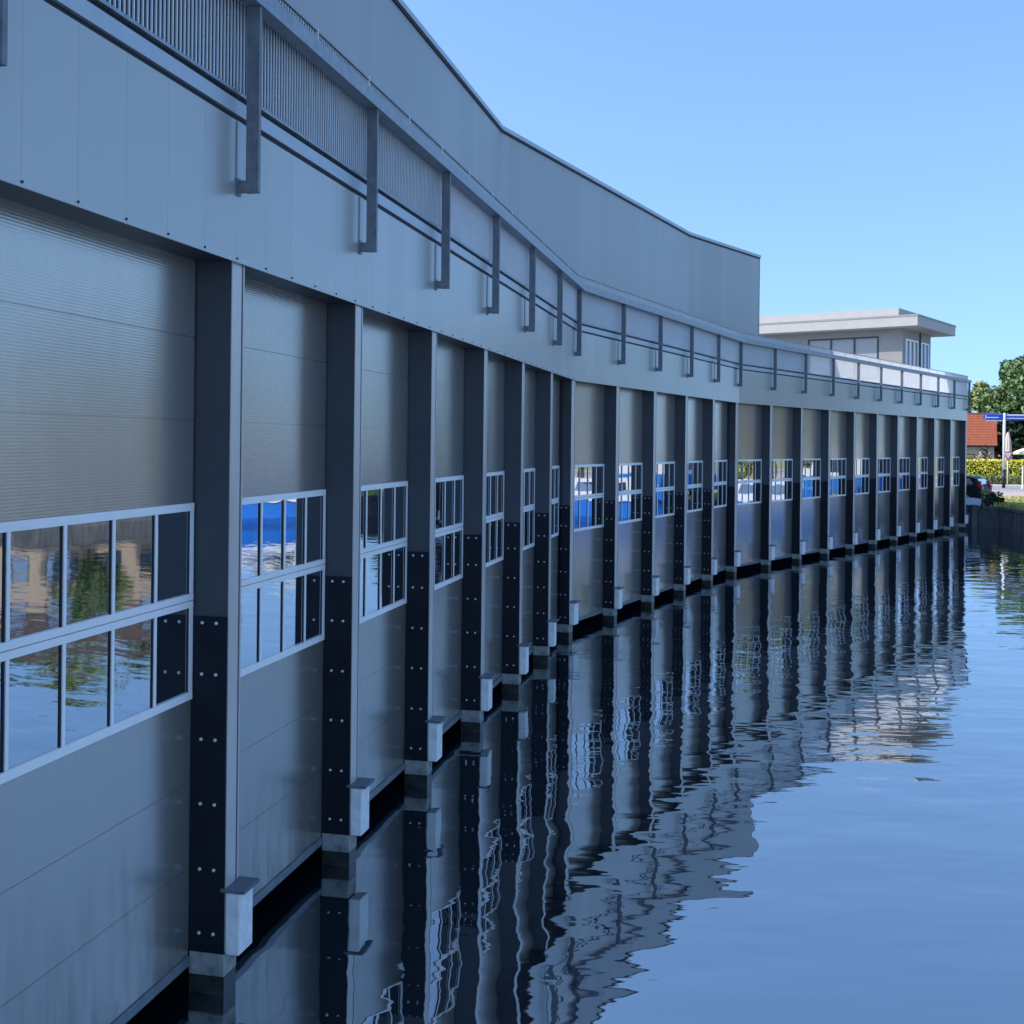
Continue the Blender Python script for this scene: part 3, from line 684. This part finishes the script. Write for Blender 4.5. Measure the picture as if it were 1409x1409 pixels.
b = MB(); b.loft([[(x, y, z) for x, z in ((-3.02, 1.252), (3.02, 1.252), (2.2, 2.6), (1.7, 2.75), (-2.95, 2.75))] for y in (-1.03, 1.03)], smooth=False); link('upper_body', b.mesh('upper_body', 'boatwhite', bevel=.03), vn_)
for x0, x1 in ((-2.2, -1.0), (.9, 1.9)):
    b = MB(); b.box(x0, x1, -1.05, -1.032, 1.5, 2.3); link('side_window', b.mesh('side_window', 'glass'), vn_)
for x in (-1.9, 1.9):
    for y in (-1.0, .8):
        b = MB(); b.loft([[(x+.34*math.cos(k*math.pi/10), yy, .34+.34*math.sin(k*math.pi/10)) for k in range(20)] for yy in (y, y+.22)]); link('wheel', b.mesh('wheel', 'tyre'), vn_)
def far_house(x, y, rz, w, d, h, rh, wallm, label):
    t = empty('waterside_house', (x, y, GZ), label, 'house', None, rz)
    b = MB(); b.box(-w/2, w/2, -d/2, d/2, 0, h); link('wall', b.mesh('wall', wallm), t)
    b = MB(); b.loft([[(xx, -d/2-.4, h), (xx, 0, h+rh), (xx, d/2+.4, h)] for xx in (-w/2-.3, w/2+.3)], smooth=False); link('roof', b.mesh('roof', 'browntiles'), t)
    for i in range(4):
        xx = -w/2+w*(i+.5)/4
        for z in ((.9,) if h < 4 else (.9, 3.5)):
            b = MB(); b.box(xx-.55, xx+.55, -d/2-.04, -d/2-.002, z, z+1.4); f_ = link('window', b.mesh('window', 'darkframe'), t)
            g = MB(); g.box(xx-.47, xx+.47, -d/2-.05, -d/2-.041, z+.08, z+1.32); link('pane', g.mesh('pane', 'glass'), f_)
M['sand'] = mat('sandy brick', (.50, .38, .30), .85, 0, .3, .15, 4)
far_house(39.8, 47.6, R(-46), 9, 8, 4.4, 2.4, 'sand', 'brick waterside house on the opposite bank behind the moored boat')
far_house(56, 32, R(-45), 10, 8, 3.0, 3.4, 'render', 'pale rendered low house further along the opposite bank')

# ================================================================== LIGHT, SKY, CAMERA
EL, AZ = R(42), R(270)                             # sun to the left, seen from the camera
sd = Vector((-math.cos(EL), -.10, math.sin(EL))).normalized()
sun = bpy.data.lights.new('sun', 'SUN'); sun.energy = 2.0; sun.angle = R(.5); sun.color = (1, .93, .82)
so = bpy.data.objects.new('sun', sun); C.objects.link(so); so.rotation_euler = (-sd).to_track_quat('-Z', 'Y').to_euler(); so.location = (-60, 0, 80)
wd = bpy.data.worlds.new('World'); S.world = wd; wd.use_nodes = True
nt = wd.node_tree; bg = nt.nodes['Background']
sky = nt.nodes.new('ShaderNodeTexSky'); sky.sky_type = 'NISHITA'; sky.sun_disc = False
sky.sun_elevation = EL; sky.sun_rotation = R(270-6); sky.air_density = 1.0; sky.dust_density = .7; sky.ozone_density = 3.0; sky.altitude = 0
hs_ = nt.nodes.new('ShaderNodeHueSaturation'); hs_.inputs['Saturation'].default_value = 1.08; hs_.inputs['Hue'].default_value = .500
tc = nt.nodes.new('ShaderNodeTexCoord'); sx = nt.nodes.new('ShaderNodeSeparateXYZ'); cx = nt.nodes.new('ShaderNodeCombineXYZ')
mz = nt.nodes.new('ShaderNodeMapRange'); mz.inputs['From Min'].default_value = 0; mz.inputs['From Max'].default_value = 1   # milder horizon glow
mz.inputs['To Min'].default_value = .20; mz.inputs['To Max'].default_value = 1.0
vn = nt.nodes.new('ShaderNodeVectorMath'); vn.operation = 'NORMALIZE'
nt.links.new(tc.outputs['Generated'], sx.inputs[0]); nt.links.new(sx.outputs[0], cx.inputs[0]); nt.links.new(sx.outputs[1], cx.inputs[1])
nt.links.new(sx.outputs[2], mz.inputs['Value']); nt.links.new(mz.outputs[0], cx.inputs[2]); nt.links.new(cx.outputs[0], vn.inputs[0]); nt.links.new(vn.outputs[0], sky.inputs['Vector'])
nt.links.new(sky.outputs[0], hs_.inputs['Color']); nt.links.new(hs_.outputs[0], bg.inputs['Color']); bg.inputs['Strength'].default_value = .15

cd = bpy.data.cameras.new('camera'); co = bpy.data.objects.new('camera', cd); C.objects.link(co)
co.location = (0, 0, EYE)
cd.sensor_width = 36; cd.sensor_fit = 'HORIZONTAL'; cd.lens = F_PX/IMG*36
# level camera with lens shift; small roll
co.rotation_mode = 'QUATERNION'
base = Matrix.Rotation(R(90), 4, 'X'); roll = Matrix.Rotation(ROLL, 4, 'Z')
co.rotation_quaternion = (base @ roll).to_quaternion()
dy = (IMG/2-HOR)                                   # horizon this many px above the centre
cd.shift_y = -dy*math.cos(ROLL)/IMG; cd.shift_x = dy*math.sin(ROLL)/IMG*-1
cd.clip_start = .05; cd.clip_end = 3000
S.camera = co
S.view_settings.view_transform = 'Standard'; S.view_settings.look = 'None'; S.view_settings.exposure = 1.08; S.view_settings.gamma = 1
S.cycles.max_bounces = 8; S.cycles.glossy_bounces = 6; S.cycles.use_denoising = True
